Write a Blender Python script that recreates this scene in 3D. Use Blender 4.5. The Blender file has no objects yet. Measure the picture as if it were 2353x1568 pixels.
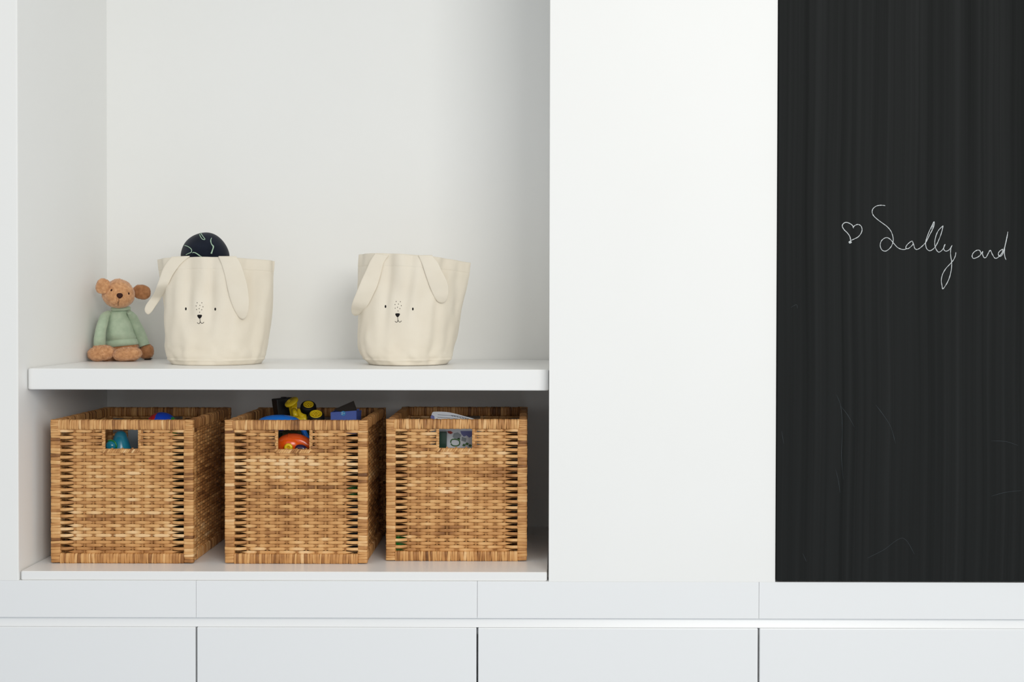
import bpy, bmesh, math, random
from mathutils import Vector, Matrix, noise
from mathutils.bvhtree import BVHTree

PI = math.pi
scene = bpy.context.scene

# ------------------------------------------------------------------ camera
F_PX, IMW, IMH = 2724.0, 2353.0, 1568.0
CAM = Vector((0.0, -2.56, 1.30))
TILT, ROLL = math.radians(0.65), math.radians(0.13)
PPX, PPY = 1218.0, 708.0 + F_PX * math.tan(TILT)
camd = bpy.data.cameras.new('camera')
camd.sensor_width = 36.0
camd.sensor_fit = 'HORIZONTAL'
camd.lens = F_PX / IMW * 36.0
camd.shift_x = (IMW / 2 - PPX) / IMW
camd.shift_y = (PPY - IMH / 2) / IMW
camd.clip_start = 0.05
camo = bpy.data.objects.new('camera', camd)
scene.collection.objects.link(camo)
RM = Matrix.Rotation(math.radians(90) - TILT, 3, 'X') @ Matrix.Rotation(ROLL, 3, 'Z')
camo.matrix_world = Matrix.Translation(CAM) @ RM.to_4x4()
scene.camera = camo

def ray(px, py):
    return (RM @ Vector(((px - PPX) / F_PX, -(py - PPY) / F_PX, -1.0)))
def W(px, py, D):
    """world point seen at a photo position, D metres in front of the camera plane"""
    d = ray(px, py)
    return CAM + d * (D / d.y)
def flat(px, D):
    return (px - 1218.0) / F_PX * D

# ------------------------------------------------------------------ view, world and light
scene.view_settings.view_transform = 'Standard'
scene.view_settings.look = 'None'
scene.view_settings.gamma = 1.0
scene.view_settings.exposure = 0.035
scene.view_settings.use_curve_mapping = False

world = bpy.data.worlds.new('room_daylight')
scene.world = world
world.use_nodes = True
wn = world.node_tree
bg = wn.nodes['Background']
bg.inputs['Color'].default_value = (0.985, 0.99, 0.975, 1)
bg.inputs['Strength'].default_value = 0.68

def area(name, loc, target, sx, sy, power, col):
    l = bpy.data.lights.new(name, 'AREA')
    l.shape = 'RECTANGLE'; l.size = sx; l.size_y = sy
    l.energy = power; l.color = col
    o = bpy.data.objects.new(name, l)
    scene.collection.objects.link(o)
    o.location = loc
    o.rotation_euler = (Vector(target) - Vector(loc)).to_track_quat('-Z', 'Y').to_euler()
    return o
area('window_daylight', (1.2, -3.6, 2.35), (0.0, 0.2, 1.15), 1.6, 1.6, 62, (1.0, 0.985, 0.94))

# ------------------------------------------------------------------ helpers
C = scene.collection
def link(name, data, parent=None):
    o = bpy.data.objects.new(name, data)
    C.objects.link(o)
    if parent is not None:
        o.parent = parent
        o.matrix_parent_inverse = Matrix.Identity(4)
    return o
def tag(o, label=None, cat=None, group=None, kind=None):
    if label: o['label'] = label
    if cat: o['category'] = cat
    if group: o['group'] = group
    if kind: o['kind'] = kind
    return o
def thing(name, label, cat, loc=(0, 0, 0), group=None):
    o = link(name, None)
    o.empty_display_size = 0.05
    o.location = loc
    return tag(o, label, cat, group)

class MB:
    """collects shapes, then links them as ONE mesh object"""
    def __init__(s):
        s.v = []; s.f = []; s.m = []; s.t = []; s.sm = []
    def add(s, verts, faces, mat=0, tone=0.5, smooth=True):
        b = len(s.v)
        s.v.extend([tuple(p) for p in verts])
        s.f.extend([tuple(i + b for i in f) for f in faces])
        s.m.extend([mat] * len(faces)); s.sm.extend([smooth] * len(faces))
        if isinstance(tone, (list, tuple)): s.t.extend(tone)
        else: s.t.extend([tone] * len(verts))
    def build(s, name, mats, parent=None, recalc=True, tones=False):
        off = Vector((0, 0, 0))
        p = parent
        while p is not None:
            off += p.location; p = p.parent
        me = bpy.data.meshes.new(name)
        me.from_pydata([(v[0] - off.x, v[1] - off.y, v[2] - off.z) for v in s.v], [], s.f)
        if not isinstance(mats, (list, tuple)): mats = [mats]
        for m in mats: me.materials.append(m)
        me.polygons.foreach_set('material_index', s.m)
        me.polygons.foreach_set('use_smooth', s.sm)
        if tones:
            a = me.attributes.new('tone', 'FLOAT', 'POINT')
            a.data.foreach_set('value', s.t)
        if recalc:
            bm = bmesh.new(); bm.from_mesh(me)
            bmesh.ops.recalc_face_normals(bm, faces=bm.faces)
            bm.to_mesh(me); bm.free()
        me.update()
        return link(name, me, parent)

def loft(rings, cap=True, closed=True):
    """rings: equal-length point lists -> verts, faces"""
    n = len(rings[0]); V = []; F = []
    for r in rings: V.extend(r)
    for i in range(len(rings) - 1):
        for j in range(n if closed else n - 1):
            k = (j + 1) % n
            F.append((i * n + j, i * n + k, (i + 1) * n + k, (i + 1) * n + j))
    if cap:
        F.append(tuple(range(n)))
        F.append(tuple((len(rings) - 1) * n + j for j in range(n)))
    return V, F

def box_bm(x0, x1, y0, y1, z0, z1, bev=0.0, seg=3):
    bm = bmesh.new()
    r = bmesh.ops.create_cube(bm, size=1.0)
    for v in bm.verts:
        v.co = Vector(((x0 + x1) / 2 + v.co.x * (x1 - x0), (y0 + y1) / 2 + v.co.y * (y1 - y0), (z0 + z1) / 2 + v.co.z * (z1 - z0)))
    if bev:
        bmesh.ops.bevel(bm, geom=list(bm.edges), offset=bev, segments=seg, affect='EDGES', profile=0.5)
    return bm
def bm_obj(name, bm, mat, parent=None, smooth=False):
    off = Vector((0, 0, 0)); p = parent
    while p is not None:
        off += p.location; p = p.parent
    for v in bm.verts: v.co -= off
    me = bpy.data.meshes.new(name)
    bmesh.ops.recalc_face_normals(bm, faces=bm.faces)
    bm.to_mesh(me); bm.free()
    me.materials.append(mat)
    for p_ in me.polygons: p_.use_smooth = smooth
    return link(name, me, parent)
FLARE = 0.013
def wall_box(name, x0, x1, y0, y1, z0, z1, mat, bev, flare=0.0):
    bm = box_bm(x0, x1, y0, y1, z0, z1)
    for v in bm.verts:
        if v.co.y > y0 + 0.1 and v.co.x < x0 + 0.01: v.co.x += flare
    ed = [e for e in bm.edges if abs(e.verts[0].co.z - e.verts[1].co.z) > 0.1]
    bmesh.ops.bevel(bm, geom=ed, offset=bev, segments=3, affect='EDGES', profile=0.5)
    return bm_obj(name, bm, mat)
def box(name, x0, x1, y0, y1, z0, z1, mat, parent=None, bev=0.0, seg=3):
    return bm_obj(name, box_bm(x0, x1, y0, y1, z0, z1, bev, seg), mat, parent)

def axes_of(n):
    n = Vector(n).normalized()
    a = Vector((0, 0, 1)) if abs(n.z) < 0.9 else Vector((1, 0, 0))
    u = n.cross(a).normalized()
    return u, n.cross(u).normalized(), n
def lathe(c, axis, prof, seg=32, cap=True):
    """prof: (radius, height along axis)"""
    u, v, n = axes_of(axis); c = Vector(c)
    rings = [[c + n * h + (u * math.cos(2 * PI * j / seg) + v * math.sin(2 * PI * j / seg)) * r for j in range(seg)] for r, h in prof]
    return loft(rings, cap)
def tube(pts, rad, seg=10, cap=True, flat_=1.0, up=None):
    pts = [Vector(p) for p in pts]
    if not isinstance(rad, (list, tuple)): rad = [rad] * len(pts)
    rings = []; pu = None
    for i, p in enumerate(pts):
        t = (pts[min(i + 1, len(pts) - 1)] - pts[max(i - 1, 0)])
        if t.length < 1e-9: t = Vector((0, 0, 1))
        t.normalize()
        if pu is None:
            a = up or (Vector((0, 1, 0)) if abs(t.y) < 0.9 else Vector((1, 0, 0)))
            pu = (a - t * a.dot(t)).normalized()
        else:
            pu = (pu - t * pu.dot(t)).normalized()
        w = t.cross(pu)
        rings.append([p + (pu * math.cos(2 * PI * j / seg) * flat_ + w * math.sin(2 * PI * j / seg)) * rad[i] for j in range(seg)])
    return loft(rings, cap)
def spline(pts, n=8, closed=False):
    """Catmull-Rom through 2-D or 3-D points"""
    P = [Vector(p) for p in pts]; out = []
    m = len(P)
    rng = m if closed else m - 1
    for i in range(rng):
        g = (lambda k: P[k % m]) if closed else (lambda k: P[max(0, min(m - 1, k))])
        a, b, c, d = g(i - 1), g(i), g(i + 1), g(i + 2)
        for k in range(n):
            t = k / n
            out.append(0.5 * ((2 * b) + (c - a) * t + (2 * a - 5 * b + 4 * c - d) * t * t + (3 * b - a - 3 * c + d) * t ** 3))
    if not closed: out.append(P[-1])
    return out
def resample(pts, n):
    P = [Vector(p) for p in pts]
    L = [0]
    for a, b in zip(P, P[1:]): L.append(L[-1] + (b - a).length)
    out = []; k = 0
    for i in range(n):
        s = L[-1] * i / (n - 1)
        while k < len(P) - 2 and L[k + 1] < s: k += 1
        d = L[k + 1] - L[k]
        out.append(P[k].lerp(P[k + 1], (s - L[k]) / d if d else 0))
    return out
def interp(tab, x):
    if x <= tab[0][0]: return tab[0][1]
    for (a, b), (c, d) in zip(tab, tab[1:]):
        if x <= c:
            t = (x - a) / (c - a)
            return b + (d - b) * t
    return tab[-1][1]
def smooth_interp(tab, x):
    xs = [p[0] for p in tab]
    if x <= xs[0]: return tab[0][1]
    if x >= xs[-1]: return tab[-1][1]
    for i in range(len(tab) - 1):
        if x <= xs[i + 1]:
            t = (x - xs[i]) / (xs[i + 1] - xs[i])
            a = tab[max(i - 1, 0)][1]; b = tab[i][1]; c = tab[i + 1][1]; d = tab[min(i + 2, len(tab) - 1)][1]
            return 0.5 * ((2 * b) + (c - a) * t + (2 * a - 5 * b + 4 * c - d) * t * t + (3 * b - a - 3 * c + d) * t ** 3)
def blob(c, r, nu=40, nv=24, rot=None, ex=1.0, fn=None):
    """ellipsoid, optionally squared (ex<1) and displaced by fn(unit dir)->scale"""
    c = Vector(c); V = []; F = []
    def sp(x, e): return math.copysign(abs(x) ** e, x)
    for i in range(nv + 1):
        th = PI * i / nv
        for j in range(nu):
            ph = 2 * PI * j / nu
            d = Vector((sp(math.sin(th), ex) * sp(math.cos(ph), ex), sp(math.sin(th), ex) * sp(math.sin(ph), ex), sp(math.cos(th), ex)))
            s = fn(d) if fn else 1.0
            p = Vector((d.x * r[0], d.y * r[1], d.z * r[2])) * s
            if rot is not None: p = rot @ p
            V.append(c + p)
    for i in range(nv):
        for j in range(nu):
            k = (j + 1) % nu
            if i == 0: F.append((j + nu, k + nu, j)) if False else F.append((i * nu + j, (i + 1) * nu + j, (i + 1) * nu + k, i * nu + k))
            else: F.append((i * nu + j, (i + 1) * nu + j, (i + 1) * nu + k, i * nu + k))
    return V, F
def fuzz(mb, V, F, count, length, rnd, width=0.0004, mat=0, tone=0.5):
    """short plush fibres standing on a surface"""
    area_ = []; tot = 0
    for f in F:
        a, b, c = V[f[0]], V[f[1]], V[f[2]]
        tot += (Vector(b) - Vector(a)).cross(Vector(c) - Vector(a)).length
        area_.append(tot)
    import bisect
    cen = Vector((0, 0, 0))
    for p in V: cen += Vector(p)
    cen /= len(V)
    vs = []; fs = []
    for _ in range(count):
        f = F[min(bisect.bisect_left(area_, rnd.random() * tot), len(F) - 1)]
        a, b, c, d = [Vector(V[k]) for k in (f[0], f[1], f[2], f[-1])]
        s, t = rnd.random(), rnd.random()
        p = a.lerp(b, s).lerp(d.lerp(c, s), t)
        n = (b - a).cross(c - a)
        if n.length < 1e-12: continue
        n.normalize()
        if n.dot(p - cen) < 0: n = -n
        j = Vector((rnd.uniform(-1, 1), rnd.uniform(-1, 1), rnd.uniform(-1, 1)))
        dr = (n + j * 0.75).normalized()
        w = dr.cross(j).normalized() * width
        L = length * rnd.uniform(0.5, 1.2)
        k = len(vs)
        q = p - n * 0.0003
        vs += [q - w, q + w, q + dr * L]
        fs.append((k, k + 1, k + 2))
    mb.add(vs, fs, mat, tone)

# ------------------------------------------------------------------ materials
def mat(name, col, rough=0.5, spec=0.5, sheen=0.0, coat=0.0):
    m = bpy.data.materials.new(name); m.use_nodes = True
    b = m.node_tree.nodes['Principled BSDF']
    b.inputs['Base Color'].default_value = (*col, 1)
    b.inputs['Roughness'].default_value = rough
    b.inputs['Specular IOR Level'].default_value = spec
    b.inputs['Sheen Weight'].default_value = sheen
    b.inputs['Coat Weight'].default_value = coat
    return m
def nodes(m):
    t = m.node_tree
    return t, t.nodes, t.links, t.nodes['Principled BSDF']
def add_noise(m, cols, scale, vec_scale=(1, 1, 1), detail=4, bump=0.0, bump_scale=None, dist=0.001, rough=0.5):
    t, N, L, b = nodes(m)
    tc = N.new('ShaderNodeTexCoord'); mp = N.new('ShaderNodeMapping')
    mp.inputs['Scale'].default_value = vec_scale
    L.new(tc.outputs['Object'], mp.inputs['Vector'])
    nz = N.new('ShaderNodeTexNoise'); nz.inputs['Scale'].default_value = scale; nz.inputs['Detail'].default_value = detail
    nz.inputs['Roughness'].default_value = rough
    L.new(mp.outputs['Vector'], nz.inputs['Vector'])
    if cols:
        cr = N.new('ShaderNodeValToRGB')
        e = cr.color_ramp.elements
        e[0].position = cols[0][0]; e[0].color = (*cols[0][1], 1)
        e[1].position = cols[-1][0]; e[1].color = (*cols[-1][1], 1)
        for p, c in cols[1:-1]:
            x = e.new(p); x.color = (*c, 1)
        L.new(nz.outputs['Fac'], cr.inputs['Fac'])
        L.new(cr.outputs['Color'], b.inputs['Base Color'])
    if bump:
        n2 = nz
        if bump_scale:
            n2 = N.new('ShaderNodeTexNoise'); n2.inputs['Scale'].default_value = bump_scale; n2.inputs['Detail'].default_value = 3
            L.new(mp.outputs['Vector'], n2.inputs['Vector'])
        bp = N.new('ShaderNodeBump'); bp.inputs['Strength'].default_value = bump; bp.inputs['Distance'].default_value = dist
        L.new(n2.outputs['Fac'], bp.inputs['Height'])
        L.new(bp.outputs['Normal'], b.inputs['Normal'])
    return m

M = {}
M['wall'] = add_noise(mat('white_wall_paint', (0.86, 0.86, 0.845), 0.55, 0.35), [(0.3, (0.892, 0.892, 0.872)), (0.7, (0.905, 0.905, 0.888))], 3, bump=0.05, bump_scale=160, dist=0.0006)
M['lacquer'] = add_noise(mat('white_lacquer', (0.84, 0.845, 0.85), 0.32, 0.5), [(0.3, (0.875, 0.885, 0.89)), (0.7, (0.885, 0.895, 0.90))], 2)
M['shelf'] = add_noise(mat('white_shelf_paint', (0.86, 0.86, 0.85), 0.30, 0.5), [(0.3, (0.89, 0.89, 0.88)), (0.7, (0.90, 0.90, 0.89))], 2)
M['floor'] = add_noise(mat('blue_grey_floor', (0.6, 0.5, 0.4), 0.45), [(0.3, (0.47, 0.53, 0.62)), (0.7, (0.53, 0.59, 0.68))], 4, (1, 14, 1))

# chalkboard laminate with vertical grain and wiped chalk dust
def chalkboard_mat():
    m = mat('chalkboard_black', (0.02, 0.02, 0.02), 0.75, 0.12)
    t, N, L, b = nodes(m)
    tc = N.new('ShaderNodeTexCoord')
    wob = N.new('ShaderNodeTexNoise'); wob.inputs['Scale'].default_value = 1.6; wob.inputs['Detail'].default_value = 1
    L.new(tc.outputs['Object'], wob.inputs['Vector'])
    sc_ = N.new('ShaderNodeVectorMath'); sc_.operation = 'SCALE'; sc_.inputs['Scale'].default_value = 0.022
    L.new(wob.outputs['Color'], sc_.inputs[0])
    ad = N.new('ShaderNodeVectorMath'); ad.operation = 'ADD'
    L.new(tc.outputs['Object'], ad.inputs[0]); L.new(sc_.outputs[0], ad.inputs[1])
    outs = []
    for s, z, d in ((52, 0.30, 3), (150, 0.5, 4), (16, 0.5, 2)):
        mp = N.new('ShaderNodeMapping'); mp.inputs['Scale'].default_value = (s, 1, z)
        L.new(ad.outputs[0], mp.inputs['Vector'])
        nz = N.new('ShaderNodeTexNoise'); nz.inputs['Scale'].default_value = 1.0; nz.inputs['Detail'].default_value = d
        L.new(mp.outputs['Vector'], nz.inputs['Vector']); outs.append(nz)
    a = N.new('ShaderNodeMath'); a.operation = 'MULTIPLY_ADD'; a.inputs[1].default_value = 0.55
    L.new(outs[0].outputs['Fac'], a.inputs[0])
    a2 = N.new('ShaderNodeMath'); a2.operation = 'MULTIPLY_ADD'; a2.inputs[1].default_value = 0.25; a2.inputs[2].default_value = 0
    L.new(outs[1].outputs['Fac'], a2.inputs[0])
    a3 = N.new('ShaderNodeMath'); a3.operation = 'MULTIPLY_ADD'; a3.inputs[1].default_value = 0.2
    L.new(outs[2].outputs['Fac'], a3.inputs[0]); L.new(a2.outputs[0], a3.inputs[2]); L.new(a3.outputs[0], a.inputs[2])
    cr = N.new('ShaderNodeValToRGB'); e = cr.color_ramp.elements
    e[0].position = 0.36; e[0].color = (0.0078, 0.0088, 0.0085, 1)
    e[1].position = 0.66; e[1].color = (0.0195, 0.0208, 0.0208, 1)
    L.new(a.outputs[0], cr.inputs['Fac']); L.new(cr.outputs['Color'], b.inputs['Base Color'])
    return m
M['board'] = chalkboard_mat()
M['chalk'] = add_noise(mat('white_chalk', (0.75, 0.77, 0.78), 0.9, 0.1), [(0.30, (0.22, 0.235, 0.235)), (0.50, (0.62, 0.65, 0.66)), (0.7, (0.85, 0.87, 0.88))], 1300, detail=2)
M['faint_chalk'] = mat('wiped_chalk', (0.075, 0.09, 0.10), 0.9, 0.1)

def rattan_mat():
    m = mat('rattan', (0.5, 0.3, 0.14), 0.48, 0.4)
    t, N, L, b = nodes(m)
    at = N.new('ShaderNodeAttribute'); at.attribute_name = 'tone'
    tc = N.new('ShaderNodeTexCoord')
    n1 = N.new('ShaderNodeTexNoise'); n1.inputs['Scale'].default_value = 60; n1.inputs['Detail'].default_value = 3
    L.new(tc.outputs['Object'], n1.inputs['Vector'])
    n2 = N.new('ShaderNodeTexNoise'); n2.inputs['Scale'].default_value = 9; n2.inputs['Detail'].default_value = 2
    L.new(tc.outputs['Object'], n2.inputs['Vector'])
    s1 = N.new('ShaderNodeMath'); s1.operation = 'MULTIPLY_ADD'; s1.inputs[1].default_value = 0.38; s1.inputs[2].default_value = -0.19
    L.new(n1.outputs['Fac'], s1.inputs[0])
    s2 = N.new('ShaderNodeMath'); s2.operation = 'MULTIPLY_ADD'; s2.inputs[1].default_value = 0.5; s2.inputs[2].default_value = -0.25
    L.new(n2.outputs['Fac'], s2.inputs[0])
    a = N.new('ShaderNodeMath'); a.operation = 'ADD'; L.new(s1.outputs[0], a.inputs[0]); L.new(s2.outputs[0], a.inputs[1])
    c = N.new('ShaderNodeMath'); c.operation = 'ADD'; L.new(a.outputs[0], c.inputs[0]); L.new(at.outputs['Fac'], c.inputs[1])
    cr = N.new('ShaderNodeValToRGB'); e = cr.color_ramp.elements
    e[0].position = 0.0; e[0].color = (0.17, 0.065, 0.018, 1)
    e[1].position = 1.0; e[1].color = (0.87, 0.58, 0.30, 1)
    for p, q in ((0.25, (0.38, 0.165, 0.05)), (0.5, (0.61, 0.305, 0.105)), (0.75, (0.74, 0.42, 0.165))):
        x = e.new(p); x.color = (*q, 1)
    L.new(c.outputs[0], cr.inputs['Fac']); L.new(cr.outputs['Color'], b.inputs['Base Color'])
    bp = N.new('ShaderNodeBump'); bp.inputs['Strength'].default_value = 0.25; bp.inputs['Distance'].default_value = 0.0006
    n3 = N.new('ShaderNodeTexNoise'); n3.inputs['Scale'].default_value = 420; n3.inputs['Detail'].default_value = 2
    L.new(tc.outputs['Object'], n3.inputs['Vector']); L.new(n3.outputs['Fac'], bp.inputs['Height'])
    L.new(bp.outputs['Normal'], b.inputs['Normal'])
    return m
M['rattan'] = rattan_mat()

def canvas_mat():
    m = mat('natural_canvas', (0.80, 0.74, 0.63), 0.85, 0.15, sheen=0.15)
    t, N, L, b = nodes(m)
    tc = N.new('ShaderNodeTexCoord')
    n1 = N.new('ShaderNodeTexNoise'); n1.inputs['Scale'].default_value = 14; n1.inputs['Detail'].default_value = 5
    L.new(tc.outputs['Object'], n1.inputs['Vector'])
    cr = N.new('ShaderNodeValToRGB'); e = cr.color_ramp.elements
    e[0].position = 0.3; e[0].color = (0.80, 0.725, 0.60, 1)
    e[1].position = 0.75; e[1].color = (0.84, 0.775, 0.655, 1)
    L.new(n1.outputs['Fac'], cr.inputs['Fac']); L.new(cr.outputs['Color'], b.inputs['Base Color'])
    w1 = N.new('ShaderNodeTexWave'); w1.bands_direction = 'X'; w1.inputs['Scale'].default_value = 260; w1.inputs['Distortion'].default_value = 0.6
    w2 = N.new('ShaderNodeTexWave'); w2.bands_direction = 'Z'; w2.inputs['Scale'].default_value = 260; w2.inputs['Distortion'].default_value = 0.6
    L.new(tc.outputs['Object'], w1.inputs['Vector']); L.new(tc.outputs['Object'], w2.inputs['Vector'])
    mm = N.new('ShaderNodeMath'); mm.operation = 'ADD'; L.new(w1.outputs['Fac'], mm.inputs[0]); L.new(w2.outputs['Fac'], mm.inputs[1])
    bp = N.new('ShaderNodeBump'); bp.inputs['Strength'].default_value = 0.12; bp.inputs['Distance'].default_value = 0.0004
    L.new(mm.outputs[0], bp.inputs['Height']); L.new(bp.outputs['Normal'], b.inputs['Normal'])
    return m
M['canvas'] = canvas_mat()
M['print'] = mat('black_print_ink', (0.012, 0.010, 0.010), 0.7, 0.2)
M['plush'] = add_noise(mat('tan_plush', (0.5, 0.25, 0.12), 0.95, 0.1, sheen=0.5), [(0.3, (0.52, 0.25, 0.11)), (0.55, (0.68, 0.36, 0.175)), (0.75, (0.80, 0.47, 0.25))], 130, detail=5, bump=0.6, bump_scale=260, dist=0.0015)
M['plush_shaded'] = add_noise(mat('tan_plush_shaded', (0.4, 0.18, 0.08), 0.95, 0.1, sheen=0.4), [(0.3, (0.38, 0.165, 0.065)), (0.7, (0.56, 0.27, 0.125))], 130, detail=5, bump=0.6, bump_scale=260, dist=0.0015)  # darker copy of the tan plush, shade of set-back parts in its colour
M['sweater'] = add_noise(mat('sage_green_knit', (0.35, 0.42, 0.31), 0.9, 0.1, sheen=0.3), [(0.3, (0.40, 0.51, 0.37)), (0.7, (0.50, 0.61, 0.455))], 60, detail=4, bump=0.35, bump_scale=380, dist=0.001)
M['bear_nose'] = mat('dark_brown_stitching', (0.045, 0.014, 0.010), 0.7, 0.2)
M['navy'] = add_noise(mat('navy_cotton', (0.012, 0.018, 0.04), 0.9, 0.1, sheen=0.15), [(0.3, (0.007, 0.010, 0.019)), (0.7, (0.013, 0.017, 0.030))], 40, bump=0.3, bump_scale=500, dist=0.0006)
M['mint'] = mat('pale_green_thread', (0.45, 0.62, 0.47), 0.8, 0.1)
def plastic(n, c, r=0.22): return mat(n, c, r, 0.5, coat=0.2)
M['blue'] = plastic('blue_plastic', (0.004, 0.19, 0.76))
M['deep_blue'] = plastic('deep_blue_plastic', (0.008, 0.075, 0.66))
M['teal'] = plastic('teal_plastic', (0.012, 0.25, 0.38))
M['green'] = plastic('green_plastic', (0.02, 0.25, 0.05))
M['lime'] = plastic('lime_green_plastic', (0.03, 0.38, 0.06))
M['red'] = plastic('red_plastic', (0.60, 0.015, 0.02))
M['orange'] = plastic('orange_plastic', (0.95, 0.115, 0.006), 0.2)
M['yellow'] = plastic('yellow_plastic', (0.88, 0.62, 0.012), 0.25)
M['purple'] = plastic('dark_purple_plastic', (0.022, 0.010, 0.055), 0.2)
M['black'] = mat('black_plastic', (0.008, 0.009, 0.010), 0.4, 0.4)
M['rubber'] = mat('black_rubber', (0.008, 0.008, 0.009), 0.6, 0.3)
M['box_blue'] = mat('blue_printed_card', (0.075, 0.13, 0.46), 0.5)
M['box_badge'] = mat('light_blue_print', (0.04, 0.27, 0.58), 0.5)
M['box_white'] = mat('white_print', (0.65, 0.75, 0.85), 0.5)
M['box_inside'] = mat('dark_card', (0.03, 0.022, 0.016), 0.7)
M['paper'] = mat('grey_white_paper', (0.62, 0.65, 0.70), 0.6, 0.3)
M['ink'] = mat('dark_ink', (0.03, 0.035, 0.05), 0.6)
M['ink_blue'] = mat('blue_violet_ink', (0.14, 0.15, 0.36), 0.6)
M['leaf'] = mat('green_print', (0.06, 0.15, 0.05), 0.6)
M['olive'] = mat('olive_print', (0.16, 0.17, 0.07), 0.5)
M['brick_red'] = mat('dark_red_print', (0.30, 0.03, 0.02), 0.6)
M['dark_green'] = plastic('dark_green_plastic', (0.006, 0.04, 0.022), 0.35)
M['grey'] = mat('grey_plastic', (0.22, 0.25, 0.27), 0.4)

# ------------------------------------------------------------------ the built-in wall
XL, XR = flat(41, 2.56), flat(1262, 2.56)         # niche opening
Y_BACK = 0.54
ZC = 1.30                                          # eye height
Z_LEDGE = ZC - 610 / F_PX * 2.56                   # niche floor
Z_LEDGE_B = ZC - 630.5 / F_PX * 2.56
Z_TOP = 2.50
def struct(o): o['kind'] = 'structure'; return o
Y_DEEP = 0.66
X_BOARD = flat(1787, 2.556)
Z_BOARD = ZC - (1336 - 708) / F_PX * 2.556
struct(wall_box('wall_left', -2.6, XL, 0.0, Y_DEEP, Z_LEDGE_B, 2.8, M['wall'], 0.003))
struct(box('wall_back', XL, XR + FLARE, Y_BACK, Y_DEEP, Z_LEDGE - 0.02, 2.8, M['wall']))
struct(wall_box('wall_center', XR, X_BOARD - 0.0015, 0.0, Y_DEEP, Z_LEDGE_B, 2.8, M['wall'], 0.0015, FLARE * Y_DEEP / Y_BACK))
struct(box('wall_right', X_BOARD - 0.0015, 2.6, 0.022, Y_DEEP, Z_LEDGE_B, 2.8, M['wall']))
struct(box('trim_1', XL, XR, 0.0, Y_BACK, Z_TOP, 2.8, M['wall'], bev=0.002))
struct(box('floor', -4.0, 5.0, -6.5, 0.62, -0.05, 0.0, M['floor']))

# ledge board (niche floor) and shelf
def shelf_bm(x0, x1, y0, y1, z0, z1, r, edge=0.0015, rl=True, rr=True):
    """board with rounded front corners in plan"""
    out = []
    n = 8
    if rl:
        for i in range(n + 1):
            a = PI / 2 * i / n
            out.append((x0 + r - r * math.sin(PI / 2 - a) , y0 + r - r * math.cos(PI / 2 - a)))
    else: out.append((x0, y0))
    if rr:
        for i in range(n + 1):
            a = PI / 2 * i / n
            out.append((x1 - r + r * math.sin(a), y0 + r - r * math.cos(a)))
    else: out.append((x1, y0))
    out += [(x1 + FLARE * (y1 / Y_BACK), y1), (x0, y1)]
    bm = bmesh.new()
    lo = [bm.verts.new((x, y, z0)) for x, y in out]
    hi = [bm.verts.new((x, y, z1)) for x, y in out]
    bm.faces.new(lo[::-1]); bm.faces.new(hi)
    m = len(out)
    for i in range(m):
        bm.faces.new((lo[i], lo[(i + 1) % m], hi[(i + 1) % m], hi[i]))
    bmesh.ops.recalc_face_normals(bm, faces=bm.faces)
    if edge:
        ed = [e for e in bm.edges if abs(e.verts[0].co.z - e.verts[1].co.z) < 1e-6]
        bmesh.ops.bevel(bm, geom=ed, offset=edge, segments=2, affect='EDGES')
    return bm
Z_SH_T = ZC - 142 / F_PX * 2.60
Z_SH_B = ZC - 190 / F_PX * 2.60
Y_SH = 0.04
o = bm_obj('wall_shelf', shelf_bm(XL + 0.001, XR + 0.0005, Y_SH, Y_BACK - 0.001, Z_SH_B, Z_SH_T, 0.012), M['shelf'])
tag(o, 'thick white shelf board in the niche carrying the canvas bags and plush toy', 'shelf')
o = bm_obj('ledge_board', shelf_bm(XL + 0.0022, XR - 0.003, 0.003, Y_BACK - 0.001, Z_LEDGE_B, Z_LEDGE, 0.006), M['shelf'])
tag(o, 'white board forming the niche floor beneath the three wicker baskets', 'shelf')

# base cabinets
ZR = ZC - (1423.5 - 708) / F_PX * 2.56             # underside of the fascia
ZD = ZC - (1446 - 708) / F_PX * 2.56               # top of the door fronts
joints = [flat(x, 2.56) for x in (450, 1098, 1747)]
edges = [joints[0] - (joints[1] - joints[0])] + joints + [joints[2] + (joints[2] - joints[1])]
cab_labels = [
    'white base cabinet below the left end of the niche, cut off by the photo edge',
    'white base cabinet directly under the left and middle baskets',
    'white base cabinet below the right basket and the blank white wall',
    'white base cabinet beneath the black chalkboard']
for i in range(4):
    x0, x1 = edges[i], edges[i + 1]
    t = thing('base_cabinet', cab_labels[i], 'cabinet', ((x0 + x1) / 2, 0.30, 0.0), 'white base cabinets along the wall')
    box('fascia_panel', x0 + 0.0003, x1 - 0.0003, 0.0, 0.02, ZR, Z_LEDGE_B - 0.0002, M['lacquer'], t, bev=0.0004, seg=2)
    box('carcass', x0 + 0.001, x1 - 0.001, 0.05, 0.60, 0.06, Z_LEDGE_B - 0.001, M['lacquer'], t)
    # door with a sloping finger-grip top edge
    a, b_ = x0 + 0.0019, x1 - 0.0019
    bm = box_bm(a, b_, 0.0, 0.022, 0.09, ZD, 0.0018, 2)
    bm_obj('cabinet_door', bm, M['lacquer'], t)
    box('plinth', x0 + 0.001, x1 - 0.001, 0.04, 0.05, 0.0, 0.088, M['lacquer'], t)
struct(box('trim_2', -2.6, edges[0] - 0.001, 0.0, Y_DEEP, 0.0, Z_LEDGE_B, M['wall']))
struct(box('trim_3', edges[-1] + 0.001, 2.6, 0.0, Y_DEEP, 0.0, Z_LEDGE_B, M['wall']))
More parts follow.
